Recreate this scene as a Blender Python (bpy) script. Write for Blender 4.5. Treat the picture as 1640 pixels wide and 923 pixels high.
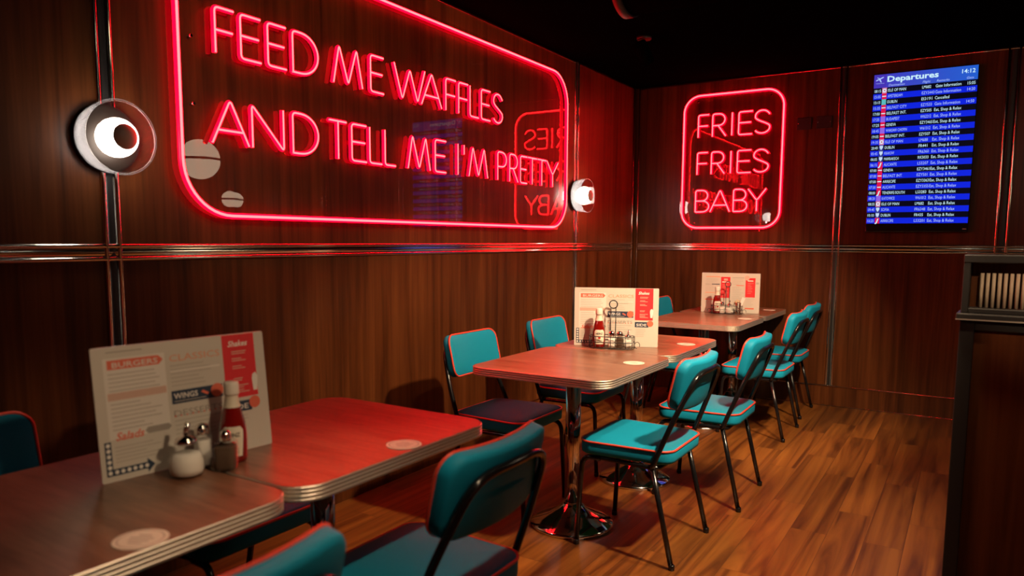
import bpy, bmesh, math, random
from mathutils import Vector, Matrix
random.seed(7)
PI = math.pi
SC = bpy.context.scene
for o in list(bpy.data.objects):
    bpy.data.objects.remove(o)
COL = SC.collection

# ------------------------------------------------------------------ camera
YAW, PITCH, ROLL = 32.0587, 6.1041, 0.2988
cam_d = bpy.data.cameras.new('camera')
cam = bpy.data.objects.new('camera', cam_d)
COL.objects.link(cam)
cam.location = (2.5701, -6.1361, 1.28805)
cam.rotation_euler = (Matrix.Rotation(math.radians(YAW), 4, 'Z') @ Matrix.Rotation(math.radians(90 - PITCH), 4, 'X')
                      @ Matrix.Rotation(math.radians(ROLL), 4, 'Z')).to_euler()
cam_d.sensor_width = 36
cam_d.lens = 1171.06 / 1640 * 36
cam_d.shift_y = 48.3 / 1640
cam_d.clip_start = 0.05
cam_d.dof.use_dof = True
cam_d.dof.focus_distance = 3.9
cam_d.dof.aperture_fstop = 2.5
SC.camera = cam

# ------------------------------------------------------------------ world, exposure
w = bpy.data.worlds.new('world')
SC.world = w
w.use_nodes = True
w.node_tree.nodes['Background'].inputs[0].default_value = (1, .75, .55, 1)
w.node_tree.nodes['Background'].inputs[1].default_value = 0.02
vs = SC.view_settings
vs.view_transform = 'Standard'
vs.look = 'None'
vs.gamma = 1
vs.use_curve_mapping = False
vs.exposure = 0.0
SC.cycles.max_bounces = 8
SC.cycles.transparent_max_bounces = 12
SC.cycles.sample_clamp_indirect = 6
SC.cycles.caustics_reflective = False
SC.cycles.caustics_refractive = False

# light strengths, all in one place
WARM = (1.0, 0.70, 0.42)
SPOTS = [  # x, y, aim x, aim y, aim z, watts, cone degrees
    (2.62, -3.75, 1.15, -2.85, 0.5, 430, 72),
    (2.55, -2.45, 1.05, -1.00, 0.6, 400, 62),
    (2.25, -3.35, 2.20, -2.05, 0.0, 140, 98),
    (2.05, -5.10, 1.85, -5.05, 0.4, 55, 60),
    (2.30, -4.60, 0.00, -3.40, 1.9, 85, 62),  # unseen wall wash, added to brighten the wall behind the large sign
    (2.40, -2.90, 0.00, -2.00, 1.9, 75, 66),  # second added wash, for the sign wall's other half
    (3.20, -5.20, 2.90, -3.15, 1.36, 110, 19),  # added out of view to brighten the partition's glass top
    (4.60, -2.20, 5.40, -1.60, 0.3, 300, 95),  # added, lights the unseen right side for reflections in chrome and table edges
    (4.40, -5.60, 5.60, -5.60, 0.4, 300, 95),  # added likewise further forward, for warmer metal reflections
    (4.20, -5.30, 1.02, -5.10, 0.88, 120, 17),  # added narrow beam that lifts the near menu
]
NEON_CORE, NEON_SIDE, BULB = 60.0, 6.5, 26.0
GLOBE = 8.0

# ------------------------------------------------------------------ materials
def new_mat(name):
    m = bpy.data.materials.new(name)
    m.use_nodes = True
    return m, m.node_tree.nodes, m.node_tree.links, m.node_tree.nodes['Principled BSDF']

def plain(name, col, rough=.5, metal=0., spec=.5, coat=0., noise=0.0, nscale=40):
    m, n, l, b = new_mat(name)
    b.inputs['Base Color'].default_value = (*col, 1)
    b.inputs['Roughness'].default_value = rough
    b.inputs['Metallic'].default_value = metal
    b.inputs['Specular IOR Level'].default_value = spec
    b.inputs['Coat Weight'].default_value = coat
    if noise:
        tc = n.new('ShaderNodeTexCoord'); t = n.new('ShaderNodeTexNoise'); t.inputs['Scale'].default_value = nscale
        l.new(tc.outputs['Object'], t.inputs['Vector'])
        bp = n.new('ShaderNodeBump'); bp.inputs['Strength'].default_value = noise; bp.inputs['Distance'].default_value = .002
        l.new(t.outputs['Fac'], bp.inputs['Height']); l.new(bp.outputs['Normal'], b.inputs['Normal'])
    return m

def glow(name, col, strength):
    m, n, l, b = new_mat(name)
    b.inputs['Base Color'].default_value = (0.004, 0.004, 0.004, 1)
    b.inputs['Specular IOR Level'].default_value = .15
    b.inputs['Emission Color'].default_value = (*col, 1)
    b.inputs['Emission Strength'].default_value = strength
    b.inputs['Roughness'].default_value = .3
    return m

def clear(name, tint=(1, 1, 1), ior=1.5, rough=0.0, boost=1.0):
    m = bpy.data.materials.new(name); m.use_nodes = True
    n, l = m.node_tree.nodes, m.node_tree.links
    n.clear()
    out = n.new('ShaderNodeOutputMaterial'); mix = n.new('ShaderNodeMixShader')
    tr = n.new('ShaderNodeBsdfTransparent'); tr.inputs[0].default_value = (*tint, 1)
    gl = n.new('ShaderNodeBsdfGlossy'); gl.inputs['Roughness'].default_value = rough
    fr = n.new('ShaderNodeFresnel'); fr.inputs['IOR'].default_value = ior
    mu = n.new('ShaderNodeMath'); mu.operation = 'MULTIPLY'; mu.use_clamp = True; mu.inputs[1].default_value = boost
    ge = n.new('ShaderNodeNewGeometry'); fo = n.new('ShaderNodeMath'); fo.operation = 'SUBTRACT'; fo.inputs[0].default_value = 1.0
    l.new(ge.outputs['Backfacing'], fo.inputs[1])
    m2 = n.new('ShaderNodeMath'); m2.operation = 'MULTIPLY'
    l.new(fr.outputs[0], mu.inputs[0]); l.new(mu.outputs[0], m2.inputs[0]); l.new(fo.outputs[0], m2.inputs[1]); l.new(m2.outputs[0], mix.inputs[0])
    l.new(tr.outputs[0], mix.inputs[1]); l.new(gl.outputs[0], mix.inputs[2]); l.new(mix.outputs[0], out.inputs[0])
    return m

def wood(name, c0, c1, c2, stretch, rough=.35, scale=1.0, spec=.5, bump=.05):
    m, n, l, b = new_mat(name)
    tc = n.new('ShaderNodeTexCoord'); mp = n.new('ShaderNodeMapping')
    mp.inputs['Scale'].default_value = stretch
    l.new(tc.outputs['Object'], mp.inputs['Vector'])
    t1 = n.new('ShaderNodeTexNoise'); t1.inputs['Scale'].default_value = 3.0 * scale; t1.inputs['Detail'].default_value = 8
    t1.inputs['Roughness'].default_value = .62; t1.inputs['Distortion'].default_value = .4
    t2 = n.new('ShaderNodeTexNoise'); t2.inputs['Scale'].default_value = 14.0 * scale; t2.inputs['Detail'].default_value = 5
    l.new(mp.outputs[0], t1.inputs['Vector']); l.new(mp.outputs[0], t2.inputs['Vector'])
    mx = n.new('ShaderNodeMath'); mx.operation = 'MULTIPLY_ADD'; mx.inputs[1].default_value = .35
    l.new(t2.outputs['Fac'], mx.inputs[0]); l.new(t1.outputs['Fac'], mx.inputs[2])
    r = n.new('ShaderNodeValToRGB'); e = r.color_ramp.elements
    e[0].position = .48; e[0].color = (*c0, 1); e[1].position = .86; e[1].color = (*c2, 1)
    k = e.new(.66); k.color = (*c1, 1)
    l.new(mx.outputs[0], r.inputs[0]); l.new(r.outputs[0], b.inputs['Base Color'])
    b.inputs['Roughness'].default_value = rough
    b.inputs['Specular IOR Level'].default_value = spec
    bp = n.new('ShaderNodeBump'); bp.inputs['Strength'].default_value = bump; bp.inputs['Distance'].default_value = .001
    l.new(mx.outputs[0], bp.inputs['Height']); l.new(bp.outputs['Normal'], b.inputs['Normal'])
    return m

def floor_mat():
    m, n, l, b = new_mat('plank_floor')
    tc = n.new('ShaderNodeTexCoord'); mp = n.new('ShaderNodeMapping'); mp.inputs['Rotation'].default_value = (0, 0, PI / 2)
    l.new(tc.outputs['Object'], mp.inputs['Vector'])
    br = n.new('ShaderNodeTexBrick'); br.inputs['Scale'].default_value = 1.0
    br.inputs['Brick Width'].default_value = .92; br.inputs['Row Height'].default_value = .15
    br.inputs['Mortar Size'].default_value = .0012; br.inputs['Mortar Smooth'].default_value = .2
    br.offset = .37; br.offset_frequency = 2
    br.inputs['Color1'].default_value = (0, 0, 0, 1); br.inputs['Color2'].default_value = (1, 1, 1, 1)
    br.inputs['Mortar'].default_value = (.3, .3, .3, 1)
    l.new(mp.outputs[0], br.inputs['Vector'])
    # per-plank offset of the grain
    sep = n.new('ShaderNodeSeparateColor'); l.new(br.outputs['Color'], sep.inputs[0])
    vm = n.new('ShaderNodeVectorMath'); vm.operation = 'MULTIPLY'; vm.inputs[1].default_value = (.35, 7.0, 1.0)
    l.new(mp.outputs[0], vm.inputs[0])
    cb = n.new('ShaderNodeCombineXYZ'); mu = n.new('ShaderNodeMath'); mu.operation = 'MULTIPLY'; mu.inputs[1].default_value = 37.0
    l.new(sep.outputs[0], mu.inputs[0]); l.new(mu.outputs[0], cb.inputs['Z'])
    ad = n.new('ShaderNodeVectorMath'); ad.operation = 'ADD'; l.new(vm.outputs[0], ad.inputs[0]); l.new(cb.outputs[0], ad.inputs[1])
    t1 = n.new('ShaderNodeTexNoise'); t1.inputs['Scale'].default_value = 1.5; t1.inputs['Detail'].default_value = 7
    t1.inputs['Roughness'].default_value = .6; t1.inputs['Distortion'].default_value = 1.3
    l.new(ad.outputs[0], t1.inputs['Vector'])
    r = n.new('ShaderNodeValToRGB'); e = r.color_ramp.elements
    e[0].position = .36; e[0].color = (.06, .018, .004, 1); e[1].position = .68; e[1].color = (.24, .086, .015, 1)
    k = e.new(.5); k.color = (.15, .049, .009, 1)
    l.new(t1.outputs['Fac'], r.inputs[0])
    hs = n.new('ShaderNodeHueSaturation'); l.new(r.outputs[0], hs.inputs['Color'])
    mr = n.new('ShaderNodeMapRange'); mr.inputs['To Min'].default_value = .72; mr.inputs['To Max'].default_value = 1.12
    l.new(sep.outputs[0], mr.inputs[0]); l.new(mr.outputs[0], hs.inputs['Value'])
    mixm = n.new('ShaderNodeMix'); mixm.data_type = 'RGBA'
    l.new(br.outputs['Fac'], mixm.inputs['Factor']); l.new(hs.outputs[0], mixm.inputs['A'])
    mixm.inputs['B'].default_value = (.05, .017, .006, 1)
    l.new(mixm.outputs['Result'], b.inputs['Base Color'])
    b.inputs['Roughness'].default_value = .38
    b.inputs['Specular IOR Level'].default_value = .4
    return m

M = {}
M['wall'] = wood('walnut_panel', (.034, .0090, .0022), (.078, .0215, .0055), (.125, .037, .0095), (4.5, 4.5, .16), rough=.36, spec=.25)
M['panel'] = wood('partition_wood', (.04, .011, .003), (.085, .024, .006), (.13, .04, .011), (5, 5, .2), rough=.4, spec=.3)
M['floor'] = floor_mat()
M['ceiling'] = plain('black_ceiling', (.0014, .0012, .0012), .9, spec=.0, noise=.3, nscale=30)
M['dark'] = plain('black_paint', (.012, .011, .011), .45)
M['room'] = plain('dark_room_wall', (.30, .17, .10), .7)
M['bronze'] = plain('dark_bronze', (.016, .011, .009), .55, spec=.15)
M['chrome'] = plain('chrome', (.80, .76, .72), .09, 1.0)
M['chrome_trim'] = plain('chrome_trim', (.78, .70, .60), .12, 1.0, noise=.12, nscale=7)
M['alu'] = plain('aluminium_edge', (.84, .76, .66), .45, 1.0)
M['laminate'] = wood('table_laminate', (.13, .055, .030), (.20, .090, .052), (.28, .135, .080), (1.2, 9, 9), rough=.30, spec=.75, bump=.02)
M['laminate_under'] = plain('table_underside', (.03, .02, .015), .7)
M['teal'] = plain('teal_vinyl', (.005, .255, .42), .55, spec=.2, noise=.12, nscale=350)
M['piping'] = plain('coral_piping', (.72, .07, .04), .4)
M['black'] = plain('black_gloss_tube', (.006, .006, .007), .18)
M['wire'] = plain('black_wire', (.012, .012, .014), .35)
M['core'] = glow('neon_core', (1.0, .0074, .0078), NEON_CORE)
M['side'] = glow('neon_side', (1.0, .0004, .0115), NEON_SIDE)
M['acrylic'] = clear('clear_acrylic', (.97, .95, .95), 1.49, boost=1.0)
M['shade_glass'] = clear('shade_glass', (.93, .94, .96), 1.5, boost=1.0)
_n, _l = M['shade_glass'].node_tree.nodes, M['shade_glass'].node_tree.links   # faint haze added to draw the bulb's bright arcs in clear glass
_o = [q for q in _n if q.type == 'OUTPUT_MATERIAL'][0]; _s = _o.inputs[0].links[0].from_socket
_t = _n.new('ShaderNodeBsdfTranslucent'); _t.inputs[0].default_value = (.9, .92, 1, 1)
_m = _n.new('ShaderNodeMixShader'); _m.inputs[0].default_value = .06
_l.new(_s, _m.inputs[1]); _l.new(_t.outputs[0], _m.inputs[2]); _l.new(_m.outputs[0], _o.inputs[0])
M['glass'] = clear('clear_glass', (.96, .97, .98), 1.5)
M['bulb'] = glow('bulb_white', (1.0, .86, .72), BULB)
M['crown'] = plain('silvered_crown', (.75, .66, .56), .5, .25)
M['globe'] = glow('globe_cream', (1.0, .74, .5), GLOBE)
M['card'] = plain('menu_card', (.66, .62, .55), .45)
M['card_lite'] = plain('menu_pale', (.80, .76, .70), .45)
M['card_pink'] = plain('menu_pink', (.70, .47, .38), .45)
M['card_red'] = plain('menu_red', (.78, .035, .045), .45)
M['card_coral'] = plain('menu_coral', (.80, .17, .10), .45)
M['card_orange'] = plain('menu_orange', (.80, .36, .20), .45)
M['card_navy'] = plain('menu_navy', (.022, .045, .085), .45)
M['card_grey'] = plain('menu_grey', (.36, .33, .29), .45)
M['card_soft'] = plain('menu_soft_grey', (.50, .46, .40), .45)
M['card_white'] = plain('menu_white', (.88, .85, .80), .45)
M['ketchup'] = plain('ketchup_glass', (.20, .006, .004), .08, coat=.6)
M['white_plastic'] = plain('white_plastic', (.80, .76, .68), .35)
M['label'] = plain('cream_label', (.74, .68, .56), .45)
M['label_red'] = plain('label_red', (.45, .03, .02), .45)
M['label_green'] = plain('label_green', (.05, .11, .05), .45)
M['salt'] = plain('white_grains', (.85, .80, .72), .9, noise=.5, nscale=900)
M['pepper'] = plain('pepper_grains', (.085, .048, .026), .9, noise=.6, nscale=900)
M['coaster'] = plain('coaster_card', (.78, .70, .60), .6)
M['coaster_print'] = plain('coaster_print', (.50, .42, .36), .6)
M['tv_body'] = plain('tv_black', (.006, .006, .008), .22)
M['cream'] = plain('cream_light_bar', (.80, .62, .45), .4)  # colour of the light bars in the fluted glass
M['bluef'] = plain('wood_stick', (.55, .38, .20), .6)

# ------------------------------------------------------------------ mesh builder
class MB:
    def __init__(s):
        s.v, s.f, s.mi, s.sm, s.mats = [], [], [], [], []
    def m(s, mat):
        if mat not in s.mats: s.mats.append(mat)
        return s.mats.index(mat)
    def add(s, vs, fs, mat, smooth=False):
        k = len(s.v); i = s.m(mat)
        s.v += [tuple(v) for v in vs]
        for f in fs:
            s.f.append([k + q for q in f]); s.mi.append(i); s.sm.append(smooth)
    def box(s, x0, x1, y0, y1, z0, z1, mat, bev=0.0):
        if bev <= 0:
            vs = [(x, y, z) for x in (x0, x1) for y in (y0, y1) for z in (z0, z1)]
            s.add(vs, [(0, 1, 3, 2), (4, 6, 7, 5), (0, 4, 5, 1), (2, 3, 7, 6), (0, 2, 6, 4), (1, 5, 7, 3)], mat)
            return
        bm = bmesh.new()
        bmesh.ops.create_cube(bm, size=1)
        for v in bm.verts:
            v.co = Vector(((x0 + x1) / 2 + v.co.x * (x1 - x0), (y0 + y1) / 2 + v.co.y * (y1 - y0), (z0 + z1) / 2 + v.co.z * (z1 - z0)))
        bmesh.ops.bevel(bm, geom=list(bm.edges), offset=bev, segments=2, affect='EDGES', profile=.5)
        bm.verts.index_update()
        s.add([v.co for v in bm.verts], [[q.index for q in f.verts] for f in bm.faces], mat)
        bm.free()
    def tube(s, pts, r, mat, n=10, closed=False, caps=True, rad=None):
        pts = [Vector(p) for p in pts]
        L = len(pts); T = []
        for i in range(L):
            a = pts[(i - 1) % L] if (closed or i > 0) else pts[i]
            b = pts[(i + 1) % L] if (closed or i < L - 1) else pts[i]
            T.append((b - a).normalized())
        up = Vector((0, 0, 1)) if abs(T[0].z) < .9 else Vector((1, 0, 0))
        N = (up - T[0] * up.dot(T[0])).normalized()
        vs = []
        for i in range(L):
            N = (N - T[i] * N.dot(T[i])).normalized()
            B = T[i].cross(N)
            rr = rad[i] if rad else r
            for k in range(n):
                a = 2 * PI * k / n
                vs.append(pts[i] + (N * math.cos(a) + B * math.sin(a)) * rr)
        fs = []
        for i in range(L if closed else L - 1):
            for k in range(n):
                j = (i + 1) % L
                fs.append((i * n + k, i * n + (k + 1) % n, j * n + (k + 1) % n, j * n + k))
        s.add(vs, fs, mat, True)
        if caps and not closed:
            k0 = len(s.v) - L * n; i = s.m(mat)
            s.f.append([k0 + k for k in range(n)][::-1]); s.mi.append(i); s.sm.append(False)
            s.f.append([k0 + (L - 1) * n + k for k in range(n)]); s.mi.append(i); s.sm.append(False)
    def lathe(s, prof, mat, n=24, M4=None, smooth=True, cap0=True, cap1=True, square=0):
        """profile of (r, z) turned about z; square>0 gives a rounded-square plan"""
        vs = []
        for r, z in prof:
            for k in range(n):
                a = 2 * PI * (k + .5) / n
                c, d = math.cos(a), math.sin(a)
                q = 1.0
                if square: q = 1.0 / ((abs(c) ** square + abs(d) ** square) ** (1.0 / square))
                v = Vector((r * q * c, r * q * d, z))
                vs.append(M4 @ v if M4 else v)
        fs = []
        for i in range(len(prof) - 1):
            for k in range(n):
                fs.append((i * n + k, i * n + (k + 1) % n, (i + 1) * n + (k + 1) % n, (i + 1) * n + k))
        s.add(vs, fs, mat, smooth)
        k0 = len(s.v) - len(prof) * n; i = s.m(mat)
        if cap0: s.f.append([k0 + k for k in range(n)][::-1]); s.mi.append(i); s.sm.append(False)
        if cap1: s.f.append([k0 + (len(prof) - 1) * n + k for k in range(n)]); s.mi.append(i); s.sm.append(False)
    def rings(s, rings, mat, smooth=True, cap0=True, cap1=True):
        n = len(rings[0]); vs = [p for r in rings for p in r]; fs = []
        for i in range(len(rings) - 1):
            for k in range(n):
                fs.append((i * n + k, i * n + (k + 1) % n, (i + 1) * n + (k + 1) % n, (i + 1) * n + k))
        s.add(vs, fs, mat, smooth)
        k0 = len(s.v) - len(vs); i = s.m(mat)
        if cap0: s.f.append([k0 + k for k in range(n)][::-1]); s.mi.append(i); s.sm.append(smooth)
        if cap1: s.f.append([k0 + (len(rings) - 1) * n + k for k in range(n)]); s.mi.append(i); s.sm.append(smooth)
    def prism(s, poly, d0, d1, fn, mat):
        """2-D polygon extruded between depths d0 and d1; fn(u, v, d) gives the point"""
        n = len(poly)
        vs = [fn(u, v, d0) for u, v in poly] + [fn(u, v, d1) for u, v in poly]
        fs = [list(range(n))[::-1], list(range(n, 2 * n))] + [(k, (k + 1) % n, n + (k + 1) % n, n + k) for k in range(n)]
        s.add(vs, fs, mat)
    def flat(s, poly, d, fn, mat):
        s.add([fn(u, v, d) for u, v in poly], [list(range(len(poly)))], mat)
    def rect(s, u0, u1, v0, v1, d, fn, mat):
        s.flat([(u0, v0), (u1, v0), (u1, v1), (u0, v1)], d, fn, mat)
    def text(s, string, u, v, h, d, fn, mat, width=None, bold=0.0, shear=0.0, align='L'):
        vs, fs, wd = text_mesh(string, bold, shear)
        if not vs: return
        k = h / .73
        kx = k if width is None else width / wd
        off = {'L': 0, 'C': -wd * kx / 2, 'R': -wd * kx}[align]
        s.add([fn(u + off + x * kx, v + y * k, d) for x, y in vs], fs, mat)
    def build(s, name, parent=None):
        me = bpy.data.meshes.new(name)
        me.from_pydata(s.v, [], s.f)
        for m in s.mats: me.materials.append(m)
        me.polygons.foreach_set('material_index', s.mi)
        me.polygons.foreach_set('use_smooth', s.sm)
        bm = bmesh.new(); bm.from_mesh(me)
        bmesh.ops.recalc_face_normals(bm, faces=bm.faces)
        bm.to_mesh(me); bm.free()
        me.update()
        o = bpy.data.objects.new(name, me)
        COL.objects.link(o)
        if parent is not None: o.parent = parent
        return o

_tc = {}
def text_mesh(string, bold=0.0, shear=0.0):
    key = (string, bold, shear)
    if key in _tc: return _tc[key]
    c = bpy.data.curves.new('t', 'FONT'); c.body = string; c.size = 1.0; c.resolution_u = 2
    c.offset = bold; c.shear = shear
    o = bpy.data.objects.new('t', c); COL.objects.link(o)
    me = bpy.data.meshes.new_from_object(o)
    vs = [(v.co.x, v.co.y) for v in me.vertices]; fs = [list(p.vertices) for p in me.polygons]
    bpy.data.objects.remove(o); bpy.data.curves.remove(c); bpy.data.meshes.remove(me)
    if vs:
        x0 = min(v[0] for v in vs); wd = max(v[0] for v in vs) - x0
        vs = [(x - x0, y) for x, y in vs]
    else: wd = 0
    _tc[key] = (vs, fs, wd)
    return _tc[key]

def tag(o, label=None, cat=None, group=None, kind=None):
    if label: o['label'] = label
    if cat: o['category'] = cat
    if group: o['group'] = group
    if kind: o['kind'] = kind
    return o
def thing(name, label, cat, loc=(0, 0, 0), rz=0.0, group=None):
    o = bpy.data.objects.new(name, None); COL.objects.link(o)
    o.location = loc; o.rotation_euler = (0, 0, rz); o.empty_display_size = .1
    return tag(o, label, cat, group)
def struct(mb, name, label=None):
    return tag(mb.build(name), label, None, None, 'structure')
def copy_tree(o, parent=None):
    c = o.copy(); COL.objects.link(c)
    if parent is not None: c.parent = parent
    for ch in list(o.children): copy_tree(ch, c)
    return c
def dup(root, loc, rz, label, group=None):
    c = copy_tree(root); c.location = loc; c.rotation_euler = (0, 0, rz); c['label'] = label
    if group: c['group'] = group
    return c

def fillet(pts, r, n=5, closed=False):
    pts = [Vector(p) for p in pts]; L = len(pts); out = []
    for i in range(L):
        if not closed and i in (0, L - 1): out.append(pts[i]); continue
        a, b, c = pts[(i - 1) % L], pts[i], pts[(i + 1) % L]
        d1 = min(r, (a - b).length * .48); d2 = min(r, (c - b).length * .48)
        p = b + (a - b).normalized() * d1; q = b + (c - b).normalized() * d2
        for k in range(n + 1):
            t = k / n
            out.append(p * (1 - t) ** 2 + b * 2 * t * (1 - t) + q * t * t)
    return out
def rrect(u0, u1, v0, v1, r, n=8):
    out = []
    for cx, cy, a0 in ((u1 - r, v1 - r, 0), (u0 + r, v1 - r, 90), (u0 + r, v0 + r, 180), (u1 - r, v0 + r, 270)):
        for k in range(n + 1):
            a = math.radians(a0 + 90 * k / n)
            out.append((cx + r * math.cos(a), cy + r * math.sin(a)))
    return out
def circ(u, v, r, n=28, sy=1.0):
    return [(u + r * math.cos(2 * PI * k / n), v + r * sy * math.sin(2 * PI * k / n)) for k in range(n)]

# ------------------------------------------------------------------ room shell
CEIL = 2.604
XR, YF = 7.2, -9.6
b = MB(); b.box(-.2, XR + .2, YF - .2, .2, -.1, 0, M['floor']); struct(b, 'floor')
b = MB(); b.box(-.2, XR + .2, YF - .2, .2, CEIL, CEIL + .1, M['ceiling']); struct(b, 'ceiling')
b = MB(); b.box(-.12, 0, YF - .2, .12, 0, CEIL, M['wall']); struct(b, 'wall_left')
b = MB(); b.box(0, XR + .2, 0, .12, 0, CEIL, M['wall']); struct(b, 'wall_back')
b = MB(); b.box(XR, XR + .12, YF - .2, 0, 0, CEIL, M['room']); struct(b, 'wall_right')
b = MB(); b.box(0, XR, YF - .12, YF, 0, CEIL, M['room']); struct(b, 'wall_front')
ZB = .16
b = MB(); b.box(0, XR, -.014, 0, 0, ZB, M['wall']); struct(b, 'baseboard_back')
b = MB(); b.box(0, .014, YF, -.014, 0, ZB, M['wall']); struct(b, 'baseboard_left')

def strip_profile(wd):
    """cross-section across the strip: two round beads with a shallow channel between"""
    h = wd / 2; r = .0085; pts = [(-h, 0)]
    for k in range(9):
        a = PI - PI * k / 8
        pts.append((-h + r + r * math.cos(a), .003 + r * math.sin(a)))
    for k in range(7):
        t = k / 6; pts.append((-h + 2 * r + (wd - 4 * r) * t, .003 + .0035 * math.sin(PI * t)))
    for k in range(9):
        a = PI - PI * k / 8
        pts.append((h - r + r * math.cos(a), .003 + r * math.sin(a)))
    pts.append((h, 0))
    return pts
TR = [0]
def trim(fn, wd, l0, l1, dark=False):
    """fn(across, out, along)"""
    TR[0] += 1
    b = MB(); prof = strip_profile(wd)
    n = len(prof); segs = 40; vs = []; fs = []
    for i in range(segs + 1):
        t = l0 + (l1 - l0) * i / segs
        vs += [fn(p[0], p[1], t) for p in prof]
    for i in range(segs):
        for k in range(n - 1):
            fs.append((i * n + k, i * n + k + 1, (i + 1) * n + k + 1, (i + 1) * n + k))
    b.add(vs, fs, M['chrome_trim'], True)
    if dark:
        i = b.m(M['dark'])
        for q in range(len(b.f)):
            if 10 <= q % (n - 1) <= 15: b.mi[q] = i
    struct(b, 'trim_%d' % TR[0])
ZM = 1.237
trim(lambda a, o, t: (o, t, ZM + a), .062, YF, -.035)
trim(lambda a, o, t: (t, -o, ZM + a), .062, .045, XR)
for yy in (-8.2, -4.689, -1.14):
    trim(lambda a, o, t, yy=yy: (o, yy + a, t), .064, ZB, CEIL, True)
for xx, ww in ((1.674, .060), (2.734, .080), (3.9, .08)):
    trim(lambda a, o, t, xx=xx: (xx + a, -o, t), ww, ZB, CEIL, True)
# thin chrome edges: corner beads, wall tops, above the skirting, floor line
def bead(p, q, r=.006):
    TR[0] += 1
    b = MB(); b.tube([p, q], r, M['chrome_trim'], 8); struct(b, 'trim_%d' % TR[0])
bead((.034, -.004, ZB), (.034, -.004, CEIL)); bead((.004, -.05, ZB), (.004, -.05, CEIL))
bead((0.03, -.003, CEIL - .008), (XR, -.003, CEIL - .008), .005); bead((.003, YF, CEIL - .008), (.003, -.05, CEIL - .008), .005)
bead((0.03, -.014, ZB), (XR, -.014, ZB), .006); bead((.014, YF, ZB), (.014, -.05, ZB), .006)
bead((0.03, -.016, .004), (XR, -.016, .004), .004)

# ------------------------------------------------------------------ neon lettering
def arc(cx, cy, rx, ry, a0, a1, n=10):
    return [(cx + rx * math.cos(math.radians(a0 + (a1 - a0) * k / n)), cy + ry * math.sin(math.radians(a0 + (a1 - a0) * k / n))) for k in range(n + 1)]
def glyph(c):
    G = {
        'F': [[(0, 0), (0, 1), (1, 1)], [(0, .5), (.92, .5)]],
        'E': [[(1, 1), (0, 1), (0, 0), (1, 0)], [(0, .52), (.9, .52)]],
        'D': [[(0, 0), (0, 1)] + arc(.32, .5, .68, .5, 90, -90, 12) + [(0, 0)]],
        'M': [[(0, 0), (.2, 1), (.5, 0.02), (.8, 1), (1, 0)]],
        'W': [[(0, 1), (.25, 0), (.5, .92), (.75, 0), (1, 1)]],
        'A': [[(0, 0), (.5, 1), (1, 0)], [(.16, .3), (.84, .3)]],
        'N': [[(0, 0), (0, 1), (1, 0), (1, 1)]],
        'L': [[(0, 1), (0, 0), (1, 0)]],
        'I': [[(0, 0), (0, 1)]],
        "'": [[(0, 0), (0, 1)]],
        'T': [[(0, 1), (1, 1)], [(.5, 1), (.5, 0)]],
        'Y': [[(0, 1), (.5, .48), (1, 1)], [(.5, .48), (.5, 0)]],
        'P': [[(0, 0), (0, 1)] + arc(.5, .74, .5, .26, 90, -90, 8) + [(0, .48)]],
        'R': [[(0, 0), (0, 1)] + arc(.48, .74, .45, .26, 90, -90, 8) + [(0, .48)], [(.42, .48), (1, 0)]],
        'B': [[(0, 0), (0, 1)] + arc(.5, .755, .4, .245, 90, -90, 8) + [(.02, .51)], [(.02, .51)] + arc(.52, .255, .48, .255, 90, -90, 8) + [(0, 0)]],
        'S': [[(.95, .82)] + arc(.5, .745, .44, .255, 40, 200, 9) + [(.30, .56), (.70, .44)] + arc(.5, .255, .48, .255, 20, -150, 10)],
    }
    return G[c]
def neon_letter(c, u0, u1, v0, v1, fn, root, rc=.0050, rs=.0098):
    b = MB()
    for st in glyph(c):
        pts = [(u0 + (u1 - u0) * x, v0 + (v1 - v0) * y) for x, y in st]
        P3 = [fn(u, v, .046) for u, v in pts]
        n = len(P3)
        path = fillet(P3, .018, 4) if n > 2 else [Vector(p) for p in P3]
        off = Vector(fn(0, 0, .0405)) - Vector(fn(0, 0, .046))
        b.tube(path, rc, M['core'], 8)
        b.tube([p + off for p in path], rs, M['side'], 8)
    o = b.build('letter', root)
    o['label'] = 'glowing letter ' + c if c != "'" else 'glowing apostrophe'
    return o
def neon_border(u0, u1, v0, v1, r, fn, root):
    b = MB(); P = rrect(u0, u1, v0, v1, r, 12)
    b.tube([fn(u, v, .048) for u, v in P], .0062, M['core'], 8, closed=True)
    b.tube([fn(u, v, .041) for u, v in P], .0118, M['side'], 8, closed=True)
    b.build('border_tube', root)
def acrylic(u0, u1, v0, v1, r, fn, root, studs):
    b = MB(); b.prism(rrect(u0, u1, v0, v1, r, 12), .014, .021, fn, M['acrylic']); b.build('acrylic_panel', root)
    for u, v in studs:
        b = MB(); ax = Vector(fn(0, 0, 1)) - Vector(fn(0, 0, 0))
        p = Vector(fn(u, v, 0)); b.tube([p, p + ax * .0235], .006, M['chrome'], 14); b.build('mounting_stud', root)

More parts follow.
